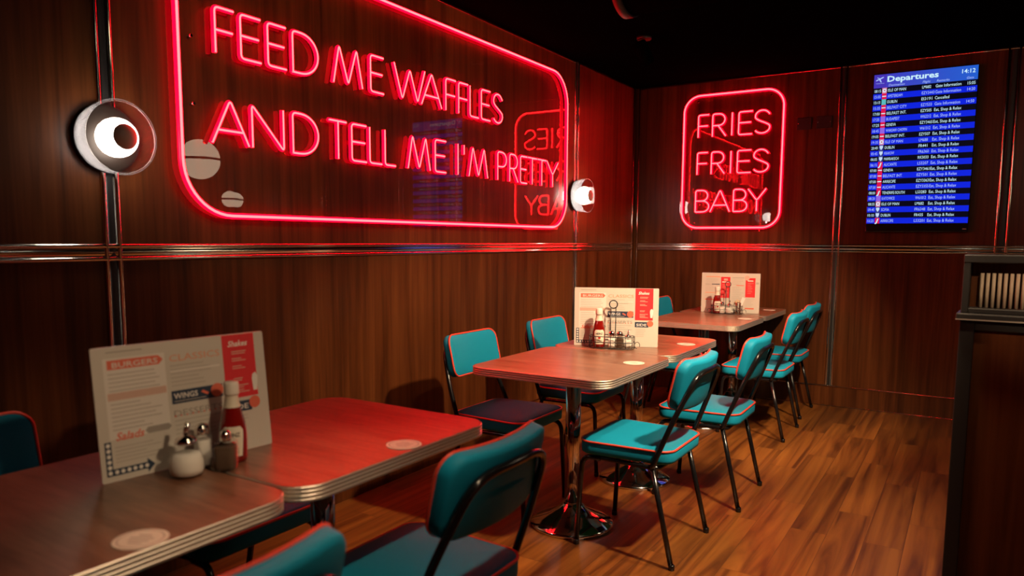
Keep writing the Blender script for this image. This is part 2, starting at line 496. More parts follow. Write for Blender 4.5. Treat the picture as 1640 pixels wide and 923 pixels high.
sign = thing('neon_sign', 'large pink neon sign reading FEED ME WAFFLES on the left wall', 'neon sign', (0, -2.9, 1.37))
def fL(u, v, d): return (d, u + 2.9, v - 1.37)
acrylic(-4.475, -1.335, 1.338, 2.492, .24, fL, sign, [(-4.36, 1.80), (-1.45, 1.80), (-4.36, 2.05), (-1.45, 2.05)])
neon_border(-4.435, -1.375, 1.378, 2.452, .21, fL, sign)
Z1a, Z1b, Z2a, Z2b = 2.004, 2.175, 1.660, 1.831
for c, a, e in (('F', -4.275, -4.188), ('E', -4.158, -4.06), ('E', -4.025, -3.929), ('D', -3.893, -3.749), ('M', -3.657, -3.469), ('E', -3.412, -3.319),
                ('W', -3.24, -2.995), ('A', -3.024, -2.85), ('F', -2.812, -2.72), ('F', -2.692, -2.602), ('L', -2.581, -2.493), ('E', -2.465, -2.37), ('S', -2.34, -2.232)):
    neon_letter(c, a, e, Z1a, Z1b, fL, sign)
for c, a, e in (('A', -4.303, -4.133), ('N', -4.115, -3.954), ('D', -3.903, -3.757), ('T', -3.689, -3.581), ('E', -3.547, -3.448), ('L', -3.425, -3.338),
                ('L', -3.315, -3.236), ('M', -3.138, -2.955), ('E', -2.91, -2.813), ('I', -2.70, -2.70), ('M', -2.591, -2.396), ('P', -2.285, -2.185),
                ('R', -2.146, -2.047), ('E', -2.015, -1.934), ('T', -1.922, -1.806), ('T', -1.796, -1.677), ('Y', -1.665, -1.505)):
    neon_letter(c, a, e, Z2a, Z2b, fL, sign)
neon_letter("'", -2.64, -2.64, 1.778, Z2b, fL, sign)

fries = thing('neon_sign', 'portrait pink neon sign reading FRIES FRIES BABY on the back wall', 'neon sign', (.855, 0, 1.39))
def fB(u, v, d): return (u - .855, -d, v - 1.39)
acrylic(.425, 1.285, 1.368, 2.512, .16, fB, fries, [(.56, 2.44), (1.15, 2.44), (.56, 1.44), (1.15, 1.44)])
neon_border(.455, 1.255, 1.398, 2.482, .135, fB, fries)
for z0, z1 in ((2.145, 2.324), (1.840, 2.018)):
    for c, a, e in (('F', .577, .663), ('R', .696, .805), ('I', .855, .855), ('E', .909, 1.016), ('S', 1.031, 1.156)):
        neon_letter(c, a, e, z0, z1, fB, fries)
for c, a, e in (('B', .572, .686), ('A', .697, .858), ('B', .888, .998), ('Y', 1.004, 1.145)):
    neon_letter(c, a, e, 1.530, 1.708, fB, fries)

# ------------------------------------------------------------------ sconces on the left wall
def sconce(y, z, label):
    t = thing('wall_sconce', label, 'wall lamp', (0, y, z), 0, 'round glass wall lamps')
    RX = Matrix.Rotation(PI / 2, 4, 'Y')
    b = MB(); b.lathe([(.0, .006), (.112, .006), (.116, .009), (.116, .018), (.112, .021), (.0, .023)], M['bronze'], 36, RX); b.build('back_plate', t)
    b = MB(); b.lathe([(.030, .024), (.030, .034), (.026, .038)], M['chrome'], 24, RX); b.build('lamp_holder', t)
    b = MB(); b.lathe([(.114, .021), (.1195, .045), (.1235, .075), (.1255, .098), (.1265, .101), (.1255, .105), (.1200, .105), (.1190, .101), (.1195, .097), (.1175, .075), (.1135, .047), (.108, .021)], M['shade_glass'], 56, RX, cap0=False, cap1=False); b.build('glass_shade', t)
    BR, BC = .066, .076
    b = MB(); prof = [(.018, BC - BR)] + [(BR * math.cos(a), BC + BR * math.sin(a)) for a in [-PI / 2 + PI * .78 * q / 14 for q in range(1, 15)]]
    b.lathe(prof, M['bulb'], 32, RX); bl = b.build('bulb', t)
    b = MB(); prof = [(max((BR + .0008) * math.cos(a), .0005), BC + (BR + .0008) * math.sin(a)) for a in [-PI / 2 + PI * (.775 + .225 * q / 9.001) for q in range(10)]]
    b.lathe(prof, M['crown'], 32, RX); b.build('mirror_crown', bl)['label'] = 'silvered crown of the bulb'
    return t
sconce(-4.697, 1.628, 'round glass wall lamp on chrome strip left of the large neon sign')
sconce(-1.14, 1.622, 'round glass wall lamp on chrome strip right of the large neon sign, near corner')

# ------------------------------------------------------------------ wall plates, departures screen
for x0, x1, nm in ((1.350, 1.458, 'small dark square wall plate right of the FRIES sign'), (1.492, 1.604, 'dark wall plate nearest the chrome strip, right of the FRIES sign')):
    t = thing('wall_plate', nm, 'wall plate', ((x0 + x1) / 2, 0, 2.2), 0, 'dark wall plates beside the FRIES sign')
    hw = (x1 - x0) / 2
    b = MB(); b.box(-hw, hw, -.016, 0, -.046, .046, M['dark'], .004); b.build('plate', t)
    for q in (-1, 1):
        b = MB(); b.lathe([(.004, 0), (.004, .002), (.002, .003)], M['chrome'], 10, Matrix.Translation((q * (hw - .012), -.016, 0)) @ Matrix.Rotation(PI / 2, 4, 'X')); b.build('screw', t)

tv = thing('departures_tv', 'tall wall screen showing blue Departures board on back wall', 'screen', (2.205, 0, 1.37))
TX0, TX1, TZ0, TZ1 = 1.878, 2.536, 1.362, 2.508
def fT(u, v, d): return (u - 2.205, -d, v - 1.37)
b = MB(); b.box(TX0 - 2.205, TX1 - 2.205, -.05, 0, TZ0 - 1.37, TZ1 - 1.37, M['tv_body'], .005); b.build('bezel', tv)
AX0, AX1, AZ0, AZ1 = 1.884, 2.530, 1.424, 2.503
AW, AH = AX1 - AX0, AZ1 - AZ0
def em(nm, c, s=1.0): return glow('screen_' + nm, c, s)
S_blue = em('blue', (.004, .018, .72)); S_black = em('black', (.0015, .002, .008)); S_wt = em('white', (.60, .88, 1.0)); S_lb = em('paleblue', (.42, .55, 1.0))
S_red = em('red', (.72, .010, .075)); S_teal = em('teal', (.10, .50, .52)); S_lil = em('lilac', (.28, .13, .75)); S_pink = em('pink', (.75, .25, .42)); S_shield = em('shield', (.55, .70, .9)); S_yel = em('navy', (.03, .04, .25))
def header_mat():
    m, n, l, bb = new_mat('screen_header')
    tc = n.new('ShaderNodeTexCoord'); sp = n.new('ShaderNodeSeparateXYZ'); mr = n.new('ShaderNodeMapRange'); r = n.new('ShaderNodeValToRGB')
    mr.inputs['From Min'].default_value = AX0 - 2.205; mr.inputs['From Max'].default_value = AX1 - 2.205
    r.color_ramp.elements[0].color = (.045, .035, .50, 1); r.color_ramp.elements[1].color = (.008, .11, .62, 1)
    l.new(tc.outputs['Object'], sp.inputs[0]); l.new(sp.outputs['X'], mr.inputs[0]); l.new(mr.outputs[0], r.inputs[0])
    l.new(r.outputs[0], bb.inputs['Emission Color']); bb.inputs['Emission Strength'].default_value = 1
    bb.inputs['Base Color'].default_value = (.02, .02, .02, 1)
    return m
b = MB()
D0 = .0505
def U(f): return AX0 + AW * f
HH = AH * .089; RH = (AH - HH) / 24; zt = AZ1 - HH
b.rect(AX0, AX1, zt, AZ1, D0, fT, header_mat())
b.rect(AX0, U(.125), zt, AZ1, D0 + .0003, fT, em('header_left', (.060, .035, .46)))
b.text('Departures', U(.135), zt + HH * .42, HH * .42, D0 + .0008, fT, S_wt, width=AW * .50, bold=.028)
b.text('14:12', U(.975), zt + HH * .50, HH * .30, D0 + .0008, fT, S_wt, bold=.012, align='R')
for s_, u_ in (('Destination', .15), ('Flight', .485), ('Remarks', .62), ('Gate', .90)):
    b.text(s_, U(u_), zt + HH * .08, HH * .17, D0 + .0008, fT, S_lb, shear=.25)
# small aeroplane mark
b.flat([(U(.02), zt + HH * .52), (U(.035), zt + HH * .56), (U(.095), zt + HH * .74), (U(.10), zt + HH * .80), (U(.085), zt + HH * .80), (U(.02), zt + HH * .60)], D0 + .0008, fT, S_lb)
b.flat([(U(.05), zt + HH * .62), (U(.065), zt + HH * .66), (U(.078), zt + HH * .42), (U(.068), zt + HH * .42)], D0 + .0008, fT, S_lb)
b.flat([(U(.028), zt + HH * .78), (U(.036), zt + HH * .80), (U(.068), zt + HH * .69), (U(.058), zt + HH * .66)], D0 + .0008, fT, S_lb)
b.rect(U(.02), U(.105), zt + HH * .33, zt + HH * .35, D0 + .0008, fT, S_lb)
G_, E_ = 'Gate Information', 'Eat, Shop & Relax'
ROWS = [('08:15', 'L', 'ISLE OF MAN', 'LM682', G_, '15:05'), ('15:05', 'E', 'AMSTERDAM', 'EZY3443', G_, '14:20'), ('15:15', 'A', 'DUBLIN', 'EI3191', 'Cancelled', ''),
        ('15:35', 'E', 'BELFAST CITY', 'EZY533', G_, '14:50'), ('17:00', 'E', 'BELFAST INT.', 'EZY505', E_, ''), ('17:25', 'W', 'BUDAPEST', 'W62212', E_, ''),
        ('17:25', 'E', 'GENEVA', 'EZY3465', E_, ''), ('18:45', 'W', 'WARSAW CHOPIN', 'W61312', E_, ''), ('19:05', 'E', 'BELFAST INT.', 'EZY507', E_, ''),
        ('19:35', 'L', 'ISLE OF MAN', 'LM688', E_, ''), ('20:40', 'R', 'DUBLIN', 'FR441', E_, ''), ('05:45', 'R', 'KRAKOW', 'FR6360', E_, ''),
        ('06:05', 'R', 'MARRAKECH', 'RK5033', E_, ''), ('06:15', 'J', 'ALICANTE', 'LS3207', E_, ''), ('07:00', 'E', 'GENEVA', 'EZY3461', E_, ''),
        ('07:00', 'E', 'BELFAST INT.', 'EZY501', E_, ''), ('07:00', 'E', 'ARRECIFE', 'EZY3363', E_, ''), ('07:30', 'E', 'ALICANTE', 'EZY3355', E_, ''),
        ('08:00', 'J', 'TENERIFE-SOUTH', 'LS3283', E_, ''), ('08:20', 'W', 'KATOWICE', 'W61012', E_, ''), ('08:35', 'L', 'ISLE OF MAN', 'LM682', E_, ''),
        ('09:45', 'R', 'SOFIA', 'FR6348', E_, ''), ('10:10', 'R', 'DUBLIN', 'FR435', E_, ''), ('10:25', 'J', 'ARRECIFE', 'LS3201', E_, '')]
for i, (tm, lg, ds, fl, rm, gt) in enumerate(ROWS):
    z1 = zt - i * RH; z0 = z1 - RH; dark = i % 2 == 0
    b.rect(AX0, AX1, z0, z1, D0, fT, S_black if dark else S_blue)
    tx = S_wt if dark else S_lb
    zb, hh = z0 + RH * .24, RH * .52
    b.text(tm, U(.010), zb, hh, D0 + .0008, fT, tx, width=AW * .066)
    u0, u1, dl = U(.088), U(.135), D0 + .0008
    def LR(a, c, e, f, mt, dd=0.0004): b.rect(u0 + (u1 - u0) * a, u0 + (u1 - u0) * c, z0 + RH * e, z0 + RH * f, dl + dd, fT, mt)
    if lg == 'E': LR(0, 1, 0, 1, S_red, 0); LR(.08, .92, .42, .58, S_wt)
    elif lg == 'L':
        LR(0, 1, .02, .98, S_pink, 0); b.flat(circ((u0 + u1) / 2, z0 + RH * .5, RH * .32, 12), dl + .0004, fT, S_wt); LR(.35, .7, .4, .62, S_red, .0008)
    elif lg == 'A': LR(0, .95, .02, .98, S_teal, 0)
    elif lg == 'W': LR(0, 1, 0, 1, S_lil, 0)
    elif lg == 'J':
        LR(0, 1, 0, 1, S_red, 0); b.text('J', (u0 + u1) / 2 - (u1 - u0) * .1, z0 + RH * .18, RH * .66, dl + .0004, fT, S_wt, bold=.06, shear=.3, align='C')
    else:
        LR(0, 1, 0, 1, S_yel, 0)
        cx = (u0 + u1) / 2; hw = (u1 - u0) * .36
        b.flat([(cx - hw, z0 + RH * .85), (cx - hw, z0 + RH * .5), (cx, z0 + RH * .08), (cx + hw, z0 + RH * .5), (cx + hw, z0 + RH * .85)], dl + .0004, fT, S_shield)
    b.text(ds, U(.147), zb, hh, D0 + .0008, fT, tx, width=AW * .0163 * len(ds))
    b.text(fl, U(.484), zb, hh, D0 + .0008, fT, tx, width=AW * .0172 * len(fl))
    b.text(rm, U(.613), zb, hh * 1.04, D0 + .0008, fT, tx, width=AW * .0150 * len(rm))
    if gt: b.text(gt, U(.91), zb, hh, D0 + .0008, fT, tx, width=AW * .072)
b.build('display', tv)
b = MB(); b.prism([(2.500, 1.379), (2.524, 1.379), (2.524, 1.385), (2.500, 1.385)], .0500, .0508, fT, M['card_soft']); b.build('badge', tv)

# ------------------------------------------------------------------ partition at the right
pt = thing('booth_partition', 'dark wood booth partition with fluted glass top at right edge', 'partition', (2.548, -3.15, 0), math.radians(-3.0))
LW = 1.35
b = MB(); b.box(.03, LW - .03, .004, .096, .09, 1.035, M['panel']); b.build('wood_panel', pt)
b = MB()
b.box(0, .045, -.012, .112, 0, 1.02, M['dark'], .003); b.box(LW - .045, LW, -.012, .112, 0, 1.02, M['dark'], .003)
b.box(.045, LW - .045, -.010, .110, 0, .09, M['dark'], .003); b.box(.045, LW - .045, -.010, .110, .985, 1.02, M['dark'], .003)
b.build('lower_frame', pt)
b = MB(); b.box(-.012, LW + .012, -.026, .126, 1.02, 1.044, M['dark'], .004); b.build('ledge', pt)
b = MB(); b.box(-.0125, LW + .0125, -.0275, -.025, 1.021, 1.025, M['alu']); b.build('ledge_edging', pt)['label'] = 'thin bright metal edging'
b = MB()
b.box(0, .022, -.006, .106, 1.044, 1.224, M['dark'], .003); b.box(LW - .022, LW, -.006, .106, 1.044, 1.224, M['dark'], .003)
b.box(0, LW, -.008, .108, 1.218, 1.246, M['dark'], .003); b.box(.02, LW - .02, -.004, .104, 1.044, 1.062, M['dark'], .003)
b.build('upper_frame', pt)
b = MB(); n = 340; vs_ = []
for k in range(n + 1):
    x = .022 + (LW - .044) * k / n
    yv = .020 - .006 * abs(math.sin(PI * k / 4.0))
    vs_ += [(x, yv, 1.062), (x, yv, 1.218)]
b.add(vs_, [(2 * k, 2 * k + 2, 2 * k + 3, 2 * k + 1) for k in range(n)], M['glass'], True); b.build('fluted_glass', pt)
b = MB()
k = 0; x = .055
while x < LW - .05:
    b.tube([(x, .045, 1.062), (x, .045, 1.182)], .0057, M['cream'], 8); x += .0172  # cream rods imitate the bright bars of light in the glass
b.build('light_bar_rods', pt)['label'] = 'cream rods standing in for bars of light in the fluted glass'
b = MB(); b.box(.02, LW - .02, .07, .08, 1.062, 1.218, M['panel']); b.build('backing_board', pt)

# ------------------------------------------------------------------ ceiling fittings
def spotlight(x, y, tx, ty, tz, watts, cone, label, light=True, z=CEIL, col=WARM):
    t = thing('ceiling_spotlight', label, 'spotlight', (x, y, z), 0, 'black ceiling spotlights')
    b = MB(); b.lathe([(.045, -.018), (.048, -.012), (.048, 0)], M['dark'], 24); b.build('ceiling_rose', t)
    b = MB(); b.tube([(0, 0, -.018), (0, 0, -.075)], .008, M['dark'], 10); b.build('stem', t)
    d = Vector((tx - x, ty - y, tz - z)).normalized()
    R = d.to_track_quat('-Z', 'Y').to_matrix().to_4x4()
    Mx = Matrix.Translation((0, 0, -.10)) @ R
    b = MB(); b.lathe([(.010, .075), (.040, .070), (.045, .055), (.045, -.070), (.041, -.072), (.038, -.045), (.0, -.044)], M['ceiling'], 28, Mx); h = b.build('lamp_head', t)
    b = MB(); b.lathe([(.0, -.0455), (.036, -.0455), (.036, -.048), (.0, -.049)], M['bulb'] if light else M['chrome'], 20, Mx); b.build('lens', h)
    if light:
        ld = bpy.data.lights.new('spot_beam', 'SPOT'); ld.energy = watts; ld.color = col
        ld.spot_size = math.radians(cone); ld.spot_blend = .55; ld.shadow_soft_size = .12 if cone < 18 else .05
        lo = bpy.data.objects.new('spot_beam', ld); COL.objects.link(lo); lo.parent = t
        lo.matrix_local = Matrix.Translation((0, 0, -.10)) @ R @ Matrix.Translation((0, 0, -.075))
    return t
SL = ['black ceiling spotlight over the aisle aimed at the middle tables', 'black ceiling spotlight over the aisle aimed at the far tables',
      'black ceiling spotlight over the aisle aimed at the floor', 'black ceiling spotlight above the near table', 'added unseen spotlight washing the wall at the left half of the large sign', 'added unseen spotlight washing the wall at the right half of the large sign',
      'added unseen spotlight brightening the booth partition', 'added unseen spotlight at the far right of the room, for metal reflections', 'added unseen spotlight at the front right of the room, for metal reflections', 'added unseen spotlight with a narrow beam brightening the near menu']
for a, lb in zip(SPOTS, SL): spotlight(*a, lb)
spotlight(.68, -1.52, .9, -.6, 1.6, 0, 40, 'small unlit black spotlight on the ceiling near the corner', light=False)
dk = thing('air_duct', 'black air duct on the ceiling above the middle tables', 'duct', (0, 0, 0))
b = MB(); b.tube([(1.20, -3.02, 2.44), (2.95, -3.02, 2.44)], .16, M['ceiling'], 40); b.build('pipe', dk)
b = MB(); b.lathe([(.168, -.02), (.168, .02)], M['dark'], 40, Matrix.Translation((1.21, -3.02, 2.44)) @ Matrix.Rotation(PI / 2, 4, 'Y')); b.build('collar', dk)
for hx in (1.5, 2.1, 2.7):
    b = MB(); b.tube([(hx, -3.02, 2.59), (hx, -3.02, CEIL)], .006, M['dark'], 8); b.build('hanger', dk)

def globe(x, y, z, label, r=.09):
    t = thing('globe_pendant', label, 'pendant lamp', (x, y, CEIL), 0, 'cream globe pendant lamps')
    zz = z - CEIL
    b = MB(); b.lathe([(.05, -.02), (.05, 0)], M['dark'], 20); b.build('ceiling_rose', t)
    b = MB(); b.tube([(0, 0, -.02), (0, 0, zz + r)], .006, M['dark'], 8); b.build('stem', t)
    b = MB(); b.lathe([(max(r * math.sin(PI * k / 16), .001), zz - r * math.cos(PI * k / 16)) for k in range(17)], M['globe'], 28); g = b.build('globe', t)
    b = MB(); b.lathe([(r + .001, zz - .010), (r + .003, zz), (r + .001, zz + .010)], M['dark'], 28, cap0=False, cap1=False); b.build('band', g)
globe(3.20, -2.11, 1.97, 'cream globe pendant lamp nearest the booth partition', .17)
globe(4.60, -.76, 1.73, 'cream globe pendant lamp by the back wall')
globe(5.10, -.30, 1.755, 'cream globe pendant lamp furthest right by back wall')

# ------------------------------------------------------------------ tables
TW, TD, TH = .66, .741, .75
def make_table(label):
    t = thing('diner_table', label, 'table', (0, 0, 0), 0, 'square pedestal diner tables')
    r = .075
    base = rrect(-TW / 2 + .004, TW / 2 - .004, -TD / 2 + .004, TD / 2 - .004, r, 8)
    b = MB(); n = len(base)
    b.rings([[(x, y, TH - .034) for x, y in base], [(x, y, TH - .001) for x, y in base], [(x * .998, y * .998, TH) for x, y in base]], M['laminate'], smooth=False)
    b.build('tabletop', t)
    # ribbed metal edge: stack of ridges
    prof = [(-.004, 0)]
    nr = 4; h0, h1 = -.036, .0005
    for k in range(nr):
        a = h0 + (h1 - h0) * k / nr; c = h0 + (h1 - h0) * (k + 1) / nr
        prof += [(0, a + .0006), (.0022, a + .0025), (.0022, c - .0025), (0, c - .0006)]
    prof = [(o, z) for o, z in prof[1:]]
    rings = []
    for o, z in prof:
        q = rrect(-TW / 2 + .003 - o, TW / 2 - .003 + o, -TD / 2 + .003 - o, TD / 2 - .003 + o, r + o, 8)
        rings.append([(x, y, TH + z) for x, y in q])
    b = MB(); b.rings(rings, M['alu'], smooth=False, cap0=False, cap1=False); b.build('edge_band', t)
    b = MB(); b.lathe([(.034, .07), (.034, TH - .045)], M['chrome'], 32); b.build('column', t)
    b = MB(); b.lathe([(.187, 0), (.190, .004), (.190, .012), (.183, .018), (.150, .036), (.100, .058), (.062, .080), (.046, .098), (.042, .104), (.036, .106)], M['chrome'], 56); b.build('base', t)
    b = MB(); b.box(-.15, .15, -.02, .02, TH - .046, TH - .034, M['dark'], .002); b.box(-.02, .02, -.15, .15, TH - .0455, TH - .0345, M['dark'], .002); b.build('mounting_plate', t)
    return t
TABLES = [  # right edge x, join y
    (1.388, -5.095), (1.422, -2.881), (1.345, -.748)]
TL = ['near diner table with menu board, cut off at the photo\'s left edge', 'red-lit diner table of the front pair, the further one',
      'near diner table of the middle pair with wire condiment caddy', 'further diner table of the middle pair, behind the menu',
      'near diner table of the back pair', 'last diner table against the back wall']
t0 = None; k = 0
for xr, yj in TABLES:
    for sgn in (-1, 1):
        loc = (xr - TW / 2 + random.uniform(-.002, .002), yj + sgn * (TD / 2 + .0015), 0)
        if t0 is None:
            t0 = make_table(TL[0]); t0.location = loc
        else: dup(t0, loc, 0, TL[k])
        k += 1

# ------------------------------------------------------------------ chairs  (local: front is +x)
def make_chair(label):
    t = thing('dining_chair', label, 'chair', (0, 0, 0), 0, 'teal diner chairs with coral piping')
    def outline(ins, z, nn=8):
        hb, hf, x0, x1, r = .200 - ins, .216 - ins, -.215 + ins, .188 - ins, max(.062 - ins, .012)
        pts = []
        cs = [(x1, hf, 0), (x0, hb, 90), (x0, -hb, 180), (x1, -hf, 270)]
        for (cx, cy, a0) in cs:
            ox = cx - r if cx > 0 else cx + r; oy = cy - r if cy > 0 else cy + r
            for q in range(nn + 1):
                a = math.radians(a0 + 90 * q / nn); pts.append((ox + r * math.cos(a), oy + r * math.sin(a), z))
        return pts
    b = MB()
    b.rings([outline(.012, .404), outline(.002, .410), outline(0, .421), outline(0, .452), outline(.004, .460), outline(.014, .466), outline(.05, .473), outline(.11, .477), outline(.17, .478)], M['teal'])
    seat = b.build('seat', t)
    b = MB(); b.tube(outline(.001, .4585), .0045, M['piping'], 8, closed=True)
    b.build('piping', seat)['label'] = 'coral red piping'
    # backrest pad: rounded rectangle, tilted and gently hollowed
    BW, BH, BT = .405, .205, .046
    ang = math.radians(13); cx, cz = -.236, .728
    def bp(u, v, d):  # d: 0 front face .. +BT behind
        f = .030 * (abs(u) / (BW / 2)) ** 2 - d
        return (cx + f * math.cos(ang) - v * math.sin(ang), u, cz + v * math.cos(ang) + f * math.sin(ang))
    b = MB()
    def br(ins, d):
        rr = max(.05 - ins, .01)
        q = rrect(-BW / 2 + ins, BW / 2 - ins, -BH / 2 + ins, BH / 2 - ins, rr, 6)
        # extra points along the long sides so the curve reads
        out = []
        for i, (u, v) in enumerate(q):
            u2, v2 = q[(i + 1) % len(q)]
            out.append((u, v))
            if abs(u2 - u) > .1:
                for s_ in range(1, 8): out.append((u + (u2 - u) * s_ / 8, v + (v2 - v) * s_ / 8))
        return [bp(u, v, d) for u, v in out]
    def grid(d_in, ins, flip):  # face filled as concentric rings
        return None
    b.rings([br(.09, -.004), br(.04, -.003), br(.012, .001), br(.003, .005), br(0, .010), br(0, BT - .010), br(.004, BT - .003), br(.014, BT), br(.05, BT + .001), br(.09, BT + .001)], M['teal'])
    back = b.build('backrest', t)
    b = MB(); b.tube(br(.001, .006), .0045, M['piping'], 8, closed=True)
    b.build('piping', back)['label'] = 'coral red piping'
    R = .0108
    b = MB()
    def side(s): return [(-.145, s * .222, .392), (-.160, s * .222, .430), (-.222, s * .206, .590), (-.284, s * .165, .742)]
    path = fillet([*side(1), (-.296, .110, .775), (-.3035, 0, .777), (-.296, -.110, .775), *side(-1)[::-1]], .05, 5)
    b.tube(path, R, M['black'], 12); b.build('back_frame', t)
    b = MB()
    loop = fillet([(.130, .185, .390), (.130, -.185, .390), (-.165, -.200, .390), (-.165, .200, .390)], .04, 5, closed=True)
    b.tube(loop, R * .92, M['black'], 10, closed=True); b.build('seat_frame', t)
    for s in (1, -1):
        b = MB(); b.tube(fillet([(.090, s * .190, .388), (.172, s * .192, .388), (.192, s * .198, .008)], .055, 6), R, M['black'], 12)
        b.lathe([(R + .002, 0), (R + .002, .02), (R, .022)], M['black'], 12, Matrix.Translation((.1925, s * .198, 0))); b.build('leg', t)
        b = MB(); b.tube([(-.145, s * .214, .398), (-.238, s * .222, .006)], R, M['black'], 12)
        b.lathe([(R + .002, 0), (R + .002, .02), (R, .022)], M['black'], 12, Matrix.Translation((-.2385, s * .222, 0))); b.build('leg', t)
    return t
CH = [  # x, y, facing degrees, label
    (1.405, -3.245, 180, 'teal aisle chair at middle pair, nearest the camera, its seat brightly lit'),
    (1.455, -2.475, 181, 'teal aisle chair at middle pair, second along, its seat partly under the table'),
    (1.372, -1.085, 180, 'teal aisle chair at the back pair, nearer of the two'),
    (1.340, -.372, 180, 'teal aisle chair at the back pair, closest to the back wall'),
    (1.400, -4.73, 180, 'teal aisle chair at front pair seen from behind, beside the red-lit table'),
    (1.465, -5.50, 180, 'teal aisle chair cut off at the photo\'s bottom edge, only its backrest top showing'),
    (.71, -3.165, 0, 'teal wall-side chair at middle pair, leftmost, backrest lit'),
    (.704, -2.385, 0, 'teal wall-side chair at middle pair, second along, beside the menu'),
    (.72, -1.10, 0, 'teal wall-side chair at the back pair, hidden behind middle menu'),
    (.675, -.43, 0, 'teal wall-side chair at back pair, backrest peeking between the two menus'),
    (.70, -5.395, 0, 'teal chair in deep shadow by left wall at the photo\'s left edge'),
    (.68, -4.75, 0, 'teal wall-side chair under the red-lit table, behind the near menu'),
]
c0 = None
for x, y, a, lb in CH:
    if c0 is None:
        c0 = make_chair(lb); c0.location = (x, y, 0); c0.rotation_euler = (0, 0, math.radians(a))
    else: dup(c0, (x, y, 0), math.radians(a), lb)

